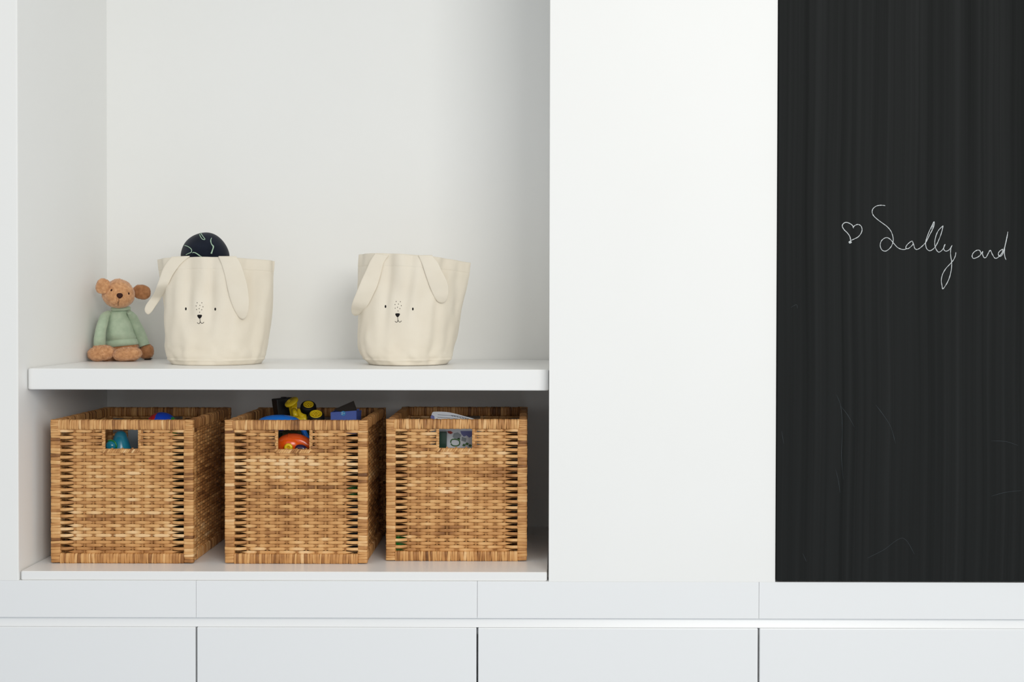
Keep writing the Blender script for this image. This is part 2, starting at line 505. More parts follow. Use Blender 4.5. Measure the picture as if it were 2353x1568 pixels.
# continuous sloping grip rail behind the door tops
bm = bmesh.new()
prof = [(0.0035, ZD + 0.0015), (0.0115, ZR - 0.0006), (0.048, ZR - 0.0006), (0.048, ZD - 0.02), (0.0235, ZD - 0.02), (0.0235, ZD + 0.0003), (0.0035, ZD + 0.0003)]
A = [bm.verts.new((edges[0], y, z)) for y, z in prof]; B = [bm.verts.new((edges[-1], y, z)) for y, z in prof]
bm.faces.new(A); bm.faces.new(B[::-1])
for i in range(len(prof)):
    bm.faces.new((A[i], A[(i + 1) % len(prof)], B[(i + 1) % len(prof)], B[i]))
o = bm_obj('grip_rail', bm, M['lacquer'])
tag(o, 'long white sloping finger-grip rail running above all the cabinet doors', 'rail')

# ------------------------------------------------------------------ chalkboard
bt = thing('chalkboard', 'tall black chalkboard panel with white chalk handwriting beside the white wall', 'chalkboard', ((X_BOARD + 2.2) / 2, 0.0, Z_BOARD))
bm_obj('board_panel', box_bm(X_BOARD, 2.2, -0.004, 0.018, Z_BOARD, 2.75, 0.0022, 3), M['board'], bt)
Y_CH = -0.0042
def stroke(mb, pts, w, px0, py0, sc_, rnd, n=6, D=None, taper=True, closed=False):
    """a drawn line lying on the board face"""
    P = spline(pts, n, closed)
    if closed: P.append(P[0])
    out = []
    for q in P:
        p = W(px0 + q.x / sc_, py0 + q.y / sc_, 2.56 + Y_CH)
        out.append(p)
    m = len(out); rad = []
    for i in range(m):
        r = w * (0.75 + 0.5 * noise.noise(Vector((i * 0.35, px0 * 0.01 + pts[0][0], 0))))
        if taper: r *= min(1, 0.45 + min(i, m - 1 - i) / 5)
        rad.append(r)
    V, F = tube(out, rad, 6, True, 0.35, Vector((0, 1, 0)))
    mb.add(V, F)
rnd = random.Random(4)
S = 5.194
heart = MB()
stroke(heart, [(318, 388), (305, 355), (270, 330), (228, 318), (195, 335), (184, 365), (205, 405), (245, 445), (275, 490), (283, 540), (275, 560)], 0.0013, 1900, 450, S, rnd)
stroke(heart, [(310, 382), (335, 355), (372, 343), (405, 360), (420, 400), (410, 445), (375, 490), (330, 515), (285, 535)], 0.0012, 1900, 450, S, rnd)
stroke(heart, [(262, 548), (285, 545), (290, 560), (270, 566), (265, 552), (280, 556)], 0.0013, 1900, 450, S, rnd)
heart.build('chalk_heart', M['chalk'], bt)
word = MB()
stroke(word, [(698, 119), (650, 113), (595, 122), (555, 150), (540, 190), (555, 235), (600, 280), (660, 325), (720, 370), (765, 425), (788, 490), (790, 550), (765, 610), (725, 650), (690, 662), (655, 645), (637, 600), (645, 550), (675, 515), (715, 500), (755, 520), (795, 565), (840, 615), (885, 638), (925, 642), (955, 630)], 0.00112, 1900, 450, S, rnd)
stroke(word, [(1020, 538), (985, 560), (955, 590), (942, 620), (965, 633), (1000, 610), (1030, 575), (1022, 545), (1038, 590), (1050, 630), (1075, 642), (1110, 625), (1150, 590), (1185, 550), (1215, 490), (1245, 430), (1275, 370), (1280, 310), (1255, 355), (1220, 430), (1190, 510), (1178, 570), (1190, 630), (1225, 657), (1265, 640), (1300, 600), (1335, 530), (1365, 450), (1385, 370), (1380, 365), (1335, 410), (1305, 470), (1288, 550), (1295, 620), (1330, 672), (1370, 655), (1400, 610), (1410, 580), (1400, 600), (1395, 640), (1420, 662), (1460, 645), (1495, 592)], 0.00112, 1900, 450, S, rnd)
stroke(word, [(1250, 400), (1262, 345), (1270, 345), (1262, 400), (1235, 455)], 0.0008, 1900, 450, S, rnd)
stroke(word, [(1495, 592), (1478, 640), (1478, 720), (1490, 800), (1485, 880), (1465, 970), (1430, 1050), (1385, 1112), (1375, 1080), (1366, 1010), (1380, 940), (1420, 870), (1475, 810), (1515, 760), (1535, 710), (1540, 675)], 0.00112, 1900, 450, S, rnd)
word.build('chalk_writing', M['chalk'], bt)
word = MB()
stroke(word, [(1838, 690), (1825, 655), (1790, 652), (1750, 680), (1733, 720), (1748, 748), (1790, 738), (1830, 710), (1858, 665), (1858, 700), (1875, 738), (1900, 735), (1925, 690), (1950, 652), (1975, 700), (2005, 745), (2040, 738), (2085, 690), (2100, 640), (2060, 665), (2045, 700), (2070, 725), (2100, 690), (2125, 600), (2145, 510), (2160, 430)], 0.0012, 1900, 450, S, rnd)
stroke(word, [(2160, 430), (2145, 520), (2125, 610), (2118, 680), (2125, 730), (2138, 765)], 0.0012, 1900, 450, S, rnd)
word.build('chalk_writing', M['chalk'], bt)
sm = MB(); S2 = 1372 / 573
for pts in ([(340, 520), (365, 590), (372, 720), (368, 860), (378, 990)], [(365, 585), (400, 630), (440, 700)], [(335, 930), (350, 990), (360, 1060)],
            [(555, 575), (600, 635), (640, 700), (665, 790)], [(1190, 775), (1270, 778), (1340, 800)], [(1190, 1080), (1270, 1058), (1360, 1048)],
            [(510, 1420), (600, 1375), (705, 1310), (770, 1400)], [(38, 720), (50, 790)], [(155, 1395), (175, 1440)], [(90, 40), (120, 25), (125, 48)]):
    sm = MB()
    stroke(sm, pts, 0.00032, 1780, 690, S2, rnd)
    sm.build('chalk_scratch', M['faint_chalk'], bt)

# ------------------------------------------------------------------ rattan baskets
PITCH = 0.00715
BW, BD, BH = 0.319, 0.34, 0.3215
def wrapbar(mb, s0, s1, hb, hc, mapf, rnd, wmin=0.0035, wmax=0.009, seg=16, r=0.35, skew=0.0, base_tone=0.52, spread=0.2):
    """strips of peel wound round a bar; mapf(s, b, c) gives the point"""
    cs = []
    for j in range(seg):
        a = 2 * PI * (j + 0.5) / seg
        x, y = math.cos(a), math.sin(a)
        e = 0.42
        cs.append((math.copysign(abs(x) ** e, x), math.copysign(abs(y) ** e, y)))
    s = s0
    while s < s1 - 1e-6:
        w = min(rnd.uniform(wmin, wmax), s1 - s)
        if s1 - (s + w) < wmin * 0.6: w = s1 - s
        k = rnd.uniform(0.97, 1.05); sk = skew + rnd.uniform(-0.06, 0.06)
        tone = base_tone + rnd.gauss(0, spread)
        if rnd.random() < 0.08: tone -= 0.25
        rings = []
        d = 0.0004
        for ss, q in ((s + 0.0001, -d), (s + w * 0.09, 0), (s + w * 0.5, 0.00012), (s + w * 0.91, 0), (s + w - 0.0001, -d)):
            rings.append([mapf(ss + sk * b * hb, b * (hb * k + q), c * (hc * k + q)) for b, c in cs])
        V, F = loft(rings, True)
        tl = []
        for i in range(5):
            tl += [tone - (0.12 if i in (0, 4) else 0)] * seg
        mb.add(V, F, 0, tl)
        s += w

def ribbon(mb, path, tone, th=0.0007):
    """path: (u, v, w, halfheight) -> flat peel"""
    rings = []; tl = []
    for (p, hh, dv, tt) in path:
        rings.append([p(hh, 0), p(hh * 0.55, th), p(-hh * 0.55, th), p(-hh, 0), p(-hh * 0.55, -th), p(hh * 0.55, -th)])
        tl += [tt - 0.06, tt, tt, tt - 0.06, tt, tt]
    V, F = loft(rings, True)
    mb.add(V, F, 0, tl)

def woven(mb, mapf, hw, ns, z0, z1, rnd, hole=None, post_in=None, tone0=0.55):
    """weavers and paired stakes of one wall; hw = half width between post inner faces"""
    sp = 2 * hw / (ns + 1.62)
    us = [(i - (ns - 1) / 2) * sp for i in range(ns)]
    amp = 0.0021
    rows = int((z1 - z0) / PITCH)
    pitch = (z1 - z0) / rows
    rowtone = 0
    for r in range(rows):
        v = z0 + (r + 0.5) * pitch
        ph = r % 2
        rowtone = 0.6 * rowtone + rnd.gauss(0, 0.13)
        spans = [(-hw - 0.012, hw + 0.012, 0)]
        if hole and v > hole[2]:
            spans = [(-hw - 0.012, hole[0], 1), (hole[1], hw + 0.012, 2)]
        vj = v + rnd.gauss(0, 0.0003)
        for a, b, kind in spans:
            n = max(4, int((b - a) / sp * 12))
            path = []
            seed = rnd.uniform(0, 1000)
            for k in range(n + 1):
                u = a + (b - a) * k / n
                x = (u - us[0]) / sp + ph
                cw = math.cos(PI * x)                       # +1 over a stake, -1 under
                w = amp * max(-1.0, min(1.0, (cw + 0.80) / 0.20))
                hh = 0.00405 * (0.84 + 0.16 * math.sqrt(max(0.0, min(1.0, (cw + 0.98) / 0.9)))) * (1 + 0.09 * noise.noise(Vector((u * 60, seed, 0))))
                w += 0.0005 * noise.noise(Vector((u * 40, seed, 5)))
                # ends: in front of the post, or diving behind it and turning edge-on
                for side, lim in ((-1, us[0]), (1, us[-1])):
                    over_first = (math.cos(PI * ((lim - us[0]) / sp + ph)) > 0)
                    if side * u > side * lim:
                        d = min(1.0, (side * u - side * lim) / (sp * 0.95))
                        if over_first:
                            w = amp * (1 - d) - 0.006 * d
                            hh = 0.0038 * max(0.14, 1 - 1.0 * d ** 0.75)
                        else:
                            w = -amp + (amp + 0.0046) * min(1, d * 1.3)
                            hh = 0.0037
                if hole and kind:
                    e, sgn = (hole[0], -1) if kind == 1 else (hole[1], 1)
                    d = 1 - min(1.0, sgn * (u - e) / (sp * 0.9))
                    if d > 0:
                        over = (r % 2 == 0)
                        if over: w = w * (1 - d) + 0.0042 * d
                        else:
                            w = w * (1 - d) - 0.005 * d; hh *= max(0.25, 1 - 0.8 * d)
                tt = tone0 + 0.8 * rowtone + 0.42 * noise.noise(Vector((u * 24, seed * 1.7, 0))) + 0.05 * cw
                vv = vj + 0.0006 * noise.noise(Vector((u * 14, r * 0.23, seed * 0.001)))
                path.append((lambda dh, dw, u=u, vv=vv, w=w: mapf(u, vv + dh, w + dw), hh, 0, tt))
            ribbon(mb, path, 0)
    for i, u in enumerate(us):
        top = z1
        if hole and hole[0] + 0.002 < u < hole[1] - 0.002: top = hole[2]
        bj = rnd.gauss(0, 0.0006)
        for s in (-1, 1):
            pts = []
            m = int((top - z0) / PITCH)
            for k in range(m + 1):
                vv = z0 - 0.004 + (top - z0 + 0.008) * k / m
                pts.append(mapf(u + bj + s * 0.00115 + 0.0006 * noise.noise(Vector((i, vv * 18, 3.3))), vv, 0.0))
            V, F = tube(pts, 0.00115, 6)
            mb.add(V, F, 0, 0.38 + rnd.gauss(0, 0.06))
    return us, sp

def basket(loc, label, seed, hole_x):
    rnd = random.Random(seed)
    t = thing('wicker_basket', label, 'basket', loc, 'square rattan baskets under the shelf')
    L = Vector(loc)
    hx, hy = BW / 2, BD / 2
    FT = 0.007                                      # half thickness of the wall frame
    maps = {
        'front': lambda u, v, w: L + Vector((u, -hy + FT - w, v)),
        'back': lambda u, v, w: L + Vector((-u, hy - FT + w, v)),
        'left': lambda u, v, w: L + Vector((-hx + FT - w + 0.003, -u, v)),
        'right': lambda u, v, w: L + Vector((hx - FT + w - 0.003, u, v))}
    RH = 0.0112
    pw = 0.0110
    for key in ('front', 'back', 'left', 'right'):
        mp = maps[key]
        side = key in ('left', 'right')
        half = hx if not side else hy - 2 * FT - 0.010
        p2 = pw if not side else 0.010
        hole = (hole_x[0], hole_x[1], BH - 0.0672) if not side else None
        mb = MB()
        inner = half - 2 * p2
        us, sp = woven(mb, mp, inner, 11, 2 * RH - 0.001, BH - 2 * RH + 0.001, rnd, hole, tone0=0.42 if side else 0.545)  # side walls get a darker rattan tone, their shade put into the colour
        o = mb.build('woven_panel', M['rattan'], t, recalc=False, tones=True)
        if hole:
            hb = MB()
            for e in (hole[0], hole[1]):
                e2 = e
                wrapbar(hb, hole[2] - 0.003, BH - 2 * RH + 0.001, 0.0036, 0.0034, lambda s, b, c, e2=e2, mp=mp: mp(e2 + b, s, c), rnd, 0.005, 0.008, 12, base_tone=0.66, spread=0.1)
            wrapbar(hb, hole[0] + 0.001, hole[1] - 0.001, 0.0042, 0.0042, lambda s, b, c, mp=mp: mp(s, hole[2] - 0.003 + b, c + 0.0012), rnd, 0.003, 0.007, 12, skew=0.6, base_tone=0.60, spread=0.14)
            hb.build('handle_binding', M['rattan'], o, tones=True)
        # posts
        for s in (-1, 1):
            pb = MB()
            c0 = s * (half - p2)
            wrapbar(pb, 0.002, BH - 0.004, p2, FT, lambda q, b, c, c0=c0, mp=mp: mp(c0 + b, q, c), rnd, 0.0045, 0.0085, base_tone=0.52, spread=0.16)
            pb.build('corner_post', M['rattan'], t, tones=True)
        # bottom bar and top rim, between the posts at the foot, over them at the top
        bb = MB()
        wrapbar(bb, -half + 2 * p2 - 0.001, half - 2 * p2 + 0.001, RH, FT + 0.0005, lambda q, b, c, mp=mp: mp(q, RH + b, c), rnd, 0.0035, 0.0085, base_tone=0.53, spread=0.18)
        bb.build('bottom_bar', M['rattan'], t, tones=True)
        rb = MB()
        ext = 0.018 if not side else -0.008
        wrapbar(rb, -half + ext, half - ext, RH, FT + 0.0015, lambda q, b, c, mp=mp: mp(q, BH - RH + b, c), rnd, 0.0035, 0.0085, base_tone=0.55 if key == 'front' else 0.42, spread=0.17)  # back and side rims toned darker, shade put into the colour
        if not side:
            for s in (-1, 1):
                wrapbar(rb, BH - 2 * RH - 0.001, BH, 0.0096, FT + 0.002, lambda q, b, c, s=s, mp=mp: mp(s * (half - 0.0097) + b, q, c), rnd, 0.0035, 0.006, base_tone=0.5, spread=0.1)
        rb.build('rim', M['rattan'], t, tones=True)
    # bottom
    fb = MB()
    n = 36
    for k in range(n):
        x = -hx + 0.016 + (2 * hx - 0.032) * (k + 0.5) / n
        pts = [L + Vector((x, y, 0.010 + 0.0012 * math.cos(PI * (i + k)))) for i, y in enumerate([(-hy + 0.016) + (2 * hy - 0.032) * j / 16 for j in range(17)])]
        V, F = tube(pts, 0.0042, 6, flat_=0.3, up=Vector((0, 0, 1)))
        fb.add(V, F, 0, 0.45 + rnd.gauss(0, 0.1))
    fb.build('base', M['rattan'], t, tones=True)
    return t

YB1, YB3 = 0.081, 0.113
bx1, bx2, bx3 = flat(279, 2.641), flat(680, 2.641), flat(1049.5, 2.673)
basket((bx1, YB1 + BD / 2, Z_LEDGE), 'left of the three rattan baskets, a blue and red ball peeking over its rim', 11, (-0.0425, 0.0385))
basket((bx2, YB1 + BD / 2, Z_LEDGE), 'middle square rattan basket heaped with yellow, black and blue toys', 23, (-0.0450, 0.0325))
basket((bx3, YB3 + BD / 2, Z_LEDGE), 'right square rattan basket holding a printed white paper booklet', 37, (-0.0433, 0.0384))

# ------------------------------------------------------------------ toys inside the baskets
def stud_brick(loc, size, mat_, label, group, studs=2):
    """big toddler building brick: body and studs"""
    x, y, z = loc; a, b, h = size
    t = thing('toy_brick', label, 'toy brick', loc, group)
    bm_obj('brick_body', box_bm(x - a / 2, x + a / 2, y - b / 2, y + b / 2, z, z + h, 0.003, 2), mat_, t)
    for i in range(studs):
        for j in range(studs):
            mb = MB()
            c = (x + (i - (studs - 1) / 2) * a / studs, y + (j - (studs - 1) / 2) * b / studs, z + h)
            r = min(a, b) / studs * 0.32
            V, F = lathe(c, (0, 0, 1), [(r, -0.001), (r, 0.006), (r * 0.9, 0.007)], 20)
            mb.add(V, F, smooth=False)
            mb.build('stud', mat_, t)
    return t
zb = Z_LEDGE + 0.0145

# left basket
c = W(371, 985, 2.80); R = 0.0385
ballz = c.z - R
stud_brick((c.x, c.y + 0.01, zb), (0.09, 0.09, ballz - zb - 0.008), M['dark_green'], 'large dark green toy brick under the blue ball in the left basket', None)
def ball_mesh():
    mb = MB(); nu, nv = 48, 28
    V, F = blob(c, (R, R, R), nu, nv)
    rot = Matrix.Rotation(math.radians(-8), 3, 'Y')
    for f in F:
        q = sum((Vector(V[k]) for k in f), Vector()) / len(f) - c
        q = (rot @ q).normalized()
        if -0.80 < q.x < -0.30 and q.y < 0.35: m = 1
        elif q.x <= -0.80 or q.x > 0.60: m = 2
        else: m = 0
        mb.f.append(tuple(f)); mb.m.append(m); mb.sm.append(True)
    mb.v = [tuple(p) for p in V]; mb.t = [0.5] * len(V)
    o = mb.build('toy_ball', [M['deep_blue'], M['red'], M['lime']])
    tag(o, 'small blue ball with red and green patches peeking over the left basket rim', 'ball')
ball_mesh()

tp = W(272, 1010, 2.715)
t = thing('teal_toy', 'teal rounded plastic toy seen through the handle hole of the left basket', 'toy', (tp.x, tp.y, tp.z - 0.06))
mb = MB()
ap = W(277, 991, 2.72); bc = W(276, 1050, 2.72)
prof = [(0.0, 0.0), (0.007, 0.001), (0.0115, 0.005), (0.015, 0.014), (0.019, 0.026), (0.0235, 0.040), (0.027, 0.06), (0.027, 0.075), (0.0, 0.075)]
V, F = lathe(ap, (0.0, 0.0, -1), [(max(r, 0.0004), h) for r, h in prof], 32)
mb.add(V, F); mb.build('toy_body', M['teal'], t)
mb = MB()
cc = W(256, 1025, 2.70)
V, F = blob(cc, (0.0125, 0.0115, 0.0125)); mb.add(V, F); mb.build('ball_foot', M['teal'], t)
mb = MB()
V, F = tube([cc + Vector((0.0128 * math.cos(a), -0.004, 0.0128 * math.sin(a))) for a in [PI * (-0.1 + 0.07 * i) for i in range(12)]], 0.0018, 8)
mb.add(V, F); mb.build('ring', M['green'], t)
stud_brick((tp.x, tp.y + 0.0, zb), (0.07, 0.045, ap.z - 0.075 - zb - 0.007), M['purple'], 'dark purple toy brick below the teal toy in the left basket', None)

gp = W(306, 1012, 2.76)
o = bm_obj('grey_toy_block', box_bm(gp.x - 0.013, gp.x + 0.02, gp.y, gp.y + 0.02, zb, gp.z + 0.03, 0.002, 2), M['grey'])
tag(o, 'tall grey toy block beside the teal toy in the left basket', 'toy block')

# middle basket ------------------------------------------------
bc = W(641, 978, 2.725)
t = thing('blue_dome_toy', 'glossy blue domed toy at the front left of the middle basket', 'toy', (bc.x, bc.y, bc.z - 0.03))
mb = MB(); V, F = blob(bc, (0.053, 0.036, 0.0245), 48, 24, ex=0.92); V = [Vector((p.x, p.y, max(p.z, bc.z - 0.006))) for p in V]; mb.add(V, F); mb.build('dome', M['blue'], t)
mb = MB(); V, F = lathe((bc.x, bc.y, bc.z - 0.008), (0, 0, 1), [(0.030, -0.001), (0.031, 0.0), (0.031, 0.002)], 32); mb.add(V, F)
mb.build('dome_base', M['deep_blue'], t)

oc = W(664, 1022, 2.700)
t = thing('orange_toy', 'glossy orange toy with yellow knob and purple wheel behind the middle handle hole', 'toy', (oc.x, oc.y, oc.z - 0.02))
mb = MB()
def ofn(d): return 1.0 + 0.10 * max(0, d.x) ** 2 - 0.05 * max(0, -d.x)
V, F = blob(oc, (0.0305, 0.024, 0.024), 48, 28, fn=ofn); mb.add(V, F)
pts = [W(664, 1015, 2.70), W(684, 1014, 2.70), W(700, 1019, 2.70), W(714, 1028, 2.70)]
V, F = tube(spline(pts, 6), [0.019 * (1 - 0.02 * i) for i in range(19)], 20); mb.add(V, F)
mb.build('toy_body', M['orange'], t)
mb = MB()
kc = W(663, 1029, 2.672)
ring = [kc + Vector((0.0062 * math.cos(2 * PI * i / 24), -0.001, 0.0062 * math.sin(2 * PI * i / 24))) for i in range(25)]
V, F = tube(ring, 0.0038, 12, False); mb.add(V, F)
V, F = lathe(kc + Vector((0, 0.004, 0)), (0, -1, 0), [(0.006, -0.004), (0.005, 0.002), (0.001, 0.003)], 20); mb.add(V, F)
mb.build('knob', M['yellow'], t)
mb = MB()
kc = W(693, 1032, 2.678)
V, F = blob(kc, (0.0150, 0.008, 0.0095), 32, 16, rot=Matrix.Rotation(math.radians(18), 3, 'Y')); mb.add(V, F)
mb.build('wheel', M['purple'], t)

pts = [W(690, 975, 2.745), W(697, 990, 2.74), W(704, 1004, 2.735), W(711, 1018, 2.73), W(713, 1035, 2.73), W(706, 1050, 2.735)]
mb = MB(); V, F = tube(spline(pts, 8), 0.0062, 16); mb.add(V, F)
o = mb.build('curved_toy_tube', M['blue'])
tag(o, 'curved blue plastic tube behind the orange toy in the middle basket', 'toy')

gp = W(668, 1003, 2.765)
o = bm_obj('olive_toy_block', box_bm(gp.x - 0.020, gp.x + 0.020, gp.y, gp.y + 0.03, gp.z - 0.03, gp.z + 0.025, 0.003, 2), M['olive'])
tag(o, 'dull olive toy block deep behind the orange toy in the middle basket', 'toy block')

# black block
kb = W(648, 915, 2.84); kb2 = W(650, 965, 2.84)
bm = box_bm(-0.0195, 0.0195, -0.017, 0.017, -0.05, 0.0, 0.002, 2)
for v in bm.verts:
    k = 1 + 0.10 * (v.co.z / 0.05 + 0.5)
    v.co.x *= k; v.co.y *= k
rot = Matrix.Rotation(math.radians(-5), 3, 'Y') @ Matrix.Rotation(math.radians(32), 3, 'Z')
t = thing('black_toy_block', 'black boxy toy piece standing behind the blue dome in the middle basket', 'toy block', (kb.x, kb.y, kb.z - 0.05))
for v in bm.verts: v.co = rot @ v.co + Vector(kb)
bm_obj('block_body', bm, M['black'], t)
mb = MB()
V, F = lathe(kb + Vector((0.004, 0.0, -0.001)), (0, 0, 1), [(0.007, 0), (0.007, 0.003), (0.006, 0.0035)], 20)
mb.add(V, F, smooth=False); mb.build('stud', M['black'], t)

# yellow and black wheeled toy lying upside down
t0 = W(690, 960, 2.80)
t = thing('toy_truck', 'yellow and black toy truck lying wheels-up in the middle basket', 'toy truck', (t0.x, t0.y, t0.z - 0.02))
mb = MB()
fl = W(670, 924.5, 2.79)
ax = Vector((-0.40, -0.46, 0.79)).normalized()
V, F = lathe(fl, ax, [(0.0165, -0.0022), (0.0172, -0.001), (0.0172, 0.001), (0.0165, 0.0022)], 36); mb.add(V, F)
u_, v_, n_ = axes_of(ax)
hb = W(664.5, 924.0, 2.776)
V, F = tube([hb + ax * 0.0026 + (u_ * math.cos(2 * PI * i / 20) + v_ * math.sin(2 * PI * i / 20)) * 0.0036 for i in range(21)], 0.0011, 8, False); mb.add(V, F)
V, F = tube([W(673, 926, 2.795), W(673, 936, 2.80), W(676, 952, 2.80), W(682, 968, 2.80)], [0.0105, 0.0098, 0.0098, 0.0105], 4); mb.add(V, F, smooth=False)
V, F = tube([W(675, 942, 2.785), W(678, 950, 2.775), W(680, 958, 2.77)], [0.0058, 0.0058, 0.0058], 20); mb.add(V, F)
V, F = tube([W(686, 940, 2.79), W(687, 950, 2.79), W(693, 957, 2.785), W(702, 960, 2.785)], [0.0035, 0.006, 0.0075, 0.0075], 10); mb.add(V, F)
V, F = tube([W(680, 962, 2.78), W(690, 966, 2.78), W(700, 962, 2.78), W(701, 972, 2.78)], [0.008, 0.008, 0.009, 0.009], 8); mb.add(V, F)
mb.build('chassis', M['yellow'], t)
mb = MB()
V, F = blob(hb + ax * 0.0012, (0.0028, 0.0028, 0.0016), 16, 8); mb.add(V, F)
mb.build('peg_hole', M['black'], t)
def wheel(px, py, D, r, axis, hub_r):
    c = W(px, py, D)
    axis = Vector(axis).normalized()
    w = MB()
    V, F = lathe(c, axis, [(hub_r * 1.0, 0.0105), (hub_r * 1.12, 0.0115), (r * 0.86, 0.0105), (r * 0.97, 0.007), (r, 0.002), (r, -0.004), (r * 0.93, -0.011), (r * 0.7, -0.013)], 40)
    w.add(V, F)
    o = w.build('wheel', M['rubber'], t)
    h = MB()
    V, F = lathe(c, axis, [(hub_r * 1.02, 0.009), (hub_r * 1.02, 0.0125), (hub_r * 0.90, 0.0128), (hub_r * 0.84, 0.0108), (0.0004, 0.0108)], 32); h.add(V, F)
    u1, v1, n1 = axes_of(axis)
    for i in range(6):
        a = 2 * PI * i / 6
        V, F = lathe(c + (u1 * math.cos(a) + v1 * math.sin(a)) * hub_r * 0.42, axis, [(hub_r * 0.16, 0.0108), (hub_r * 0.16, 0.0125), (hub_r * 0.1, 0.013)], 10); h.add(V, F)
    V, F = lathe(c, axis, [(hub_r * 0.14, 0.0108), (hub_r * 0.14, 0.013)], 12); h.add(V, F)
    h.build('hub', M['yellow'], o)
wheel(708.5, 938.5, 2.815, 0.0188, (0.12, -0.52, 0.80), 0.0120)
wheel(726, 960.5, 2.775, 0.0198, (0.08, -0.50, 0.80), 0.0142)

# blue carton with flap
cb = W(760, 948, 2.755); cbr = W(818, 944, 2.755)
t = thing('toy_carton', 'blue printed toy carton with open dark flap in the middle basket', 'carton', ((cb.x + cbr.x) / 2, cb.y + 0.03, cb.z - 0.05))
mb = MB()
x0, x1, y0, y1, z1, z0 = cb.x, cbr.x, cb.y, cb.y + 0.055, cb.z, cb.z - 0.05
th = 0.0012
zr = cbr.z
def quadbox(mb, P, thick, m=0):
    """thin card from four corners, extruded along its normal"""
    P = [Vector(p) for p in P]
    n = (P[1] - P[0]).cross(P[3] - P[0]).normalized() * thick
    mb.add([p for p in P] + [p + n for p in P], [(0, 1, 2, 3), (7, 6, 5, 4), (0, 4, 5, 1), (1, 5, 6, 2), (2, 6, 7, 3), (3, 7, 4, 0)], m, smooth=False)
quadbox(mb, [(x0, y0, z0), (x1, y0, z0), (x1, y0, zr), (x0, y0, z1)], th)
quadbox(mb, [(x0, y1, z0), (x1, y1, z0), (x1, y1, zr), (x0, y1, z1)], th)
quadbox(mb, [(x0, y0, z0), (x0, y1, z0), (x0, y1, z1), (x0, y0, z1)], th)
quadbox(mb, [(x1, y0, z0), (x1, y1, z0), (x1 + 0.004, y1, zr - 0.004), (x1, y0, zr)], th)
quadbox(mb, [(x0, y0, z0), (x1, y0, z0), (x1, y1, z0), (x0, y1, z0)], th)
mb.build('carton_body', M['box_blue'], t)
mb = MB()
a0, a1, a2, a3 = W(767, 942, 2.79), W(813, 922, 2.79), W(820, 942, 2.775), W(819, 956, 2.77)
quadbox(mb, [a0, a3, a2, a1], 0.0012)
mb.build('flap', M['box_inside'], t)
mb = MB()
bcn = W(788.5, 950.5, 2.7535)
V, F = lathe(bcn, (0, -1, 0), [(0.0057, 0), (0.0057, 0.0004)], 28); mb.add(V, F, smooth=False)
mb.build('badge', M['box_badge'], t)
mb = MB()
def glyph(mb, pts, w, D, closed=False, n=5, flat_=0.3):
    V, F = tube([W(x, y, D) for x, y, *_ in spline([(a, b, 0) for a, b in pts], n, closed)], w, 6, flat_=flat_, up=Vector((0, 1, 0)))
    mb.add(V, F)
gx, gy = 786.2, 950.5
glyph(mb, [(gx - 1.6, gy - 1.4), (gx - 0.6, gy - 2.5), (gx + 0.9, gy - 1.8), (gx + 0.5, gy - 0.2), (gx - 1.6, gy + 2.2)], 0.00045, 2.7528)
glyph(mb, [(gx - 1.6, gy + 2.3), (gx + 1.6, gy + 2.3)], 0.00045, 2.7528, n=2)
glyph(mb, [(gx + 3.0, gy), (gx + 6.0, gy)], 0.0004, 2.7528, n=2)
glyph(mb, [(gx + 4.5, gy - 1.5), (gx + 4.5, gy + 1.5)], 0.0004, 2.7528, n=2)
mb.build('age_mark', M['box_white'], t)
# bricks carrying the heap
hz = oc.z - 0.024
stud_brick((oc.x, oc.y + 0.006, zb), (0.10, 0.055, hz - zb - 0.0075), M['purple'], 'dark purple toy brick under the orange toy in the middle basket', None)
g2 = W(806, 1130, 2.70)
stud_brick((g2.x - 0.004, g2.y + 0.012, zb), (0.050, 0.05, g2.z - 0.0225 - zb), M['black'], 'black toy brick behind the right-hand gaps of the middle basket', None)
mb = MB(); V, F = blob((g2.x + 0.004, g2.y + 0.004, g2.z), (0.015, 0.015, 0.015)); mb.add(V, F)
tag(mb.build('toy_bead', M['green']), 'shiny green toy bead glimpsed through the right-hand gaps of the middle basket', 'toy bead')
stud_brick((t0.x, t0.y + 0.06, zb), (0.13, 0.075, t0.z - 0.035 - zb), M['dark_green'], 'dark green toy brick under the truck in the middle basket', None)
stud_brick((cb.x + 0.022, cb.y + 0.055, zb), (0.05, 0.04, cb.z - 0.05 - zb - 0.007), M['black'], 'black toy brick under the blue carton in the middle basket', None)

# right basket -------------------------------------------------
t0 = W(1047, 1010, 2.745)
t = thing('paper_booklet', 'folded white printed booklet standing in the right basket', 'booklet', (t0.x, t0.y, t0.z - 0.09))
top = [(989, 985), (989, 972), (991, 957), (994, 948), (1001, 946.5), (1016, 946.5), (1032, 948), (1050, 952), (1068, 957), (1086, 962), (1100, 967), (1106, 975), (1108, 985)]
TP = [(q.x, q.y) for q in spline([(a, b, 0) for a, b in top], 4)]
def slab(mb, outline, D0, D1, m=0):
    A = [W(x, y, D0) for x, y in outline]; Bq = [W(x, y, D1) for x, y in outline]
    n = len(A)
    V = A + Bq
    F = [tuple(range(n)), tuple(range(2 * n - 1, n - 1, -1))] + [(i, n + i, n + (i + 1) % n, (i + 1) % n) for i in range(n)]
    mb.add(V, F, m, smooth=False)
mb = MB()
slab(mb, TP + [(1108, 1180), (989, 1180)], 2.745, 2.757)
mb.build('pages', M['paper'], t)
mb = MB()
glyph(mb, [(1006, 953.5), (1030, 955), (1050, 956), (1068, 960), (1086, 966)], 0.0004, 2.7446)
glyph(mb, [(1005, 959), (1030, 960.5), (1052, 963), (1076, 967)], 0.0004, 2.7446)
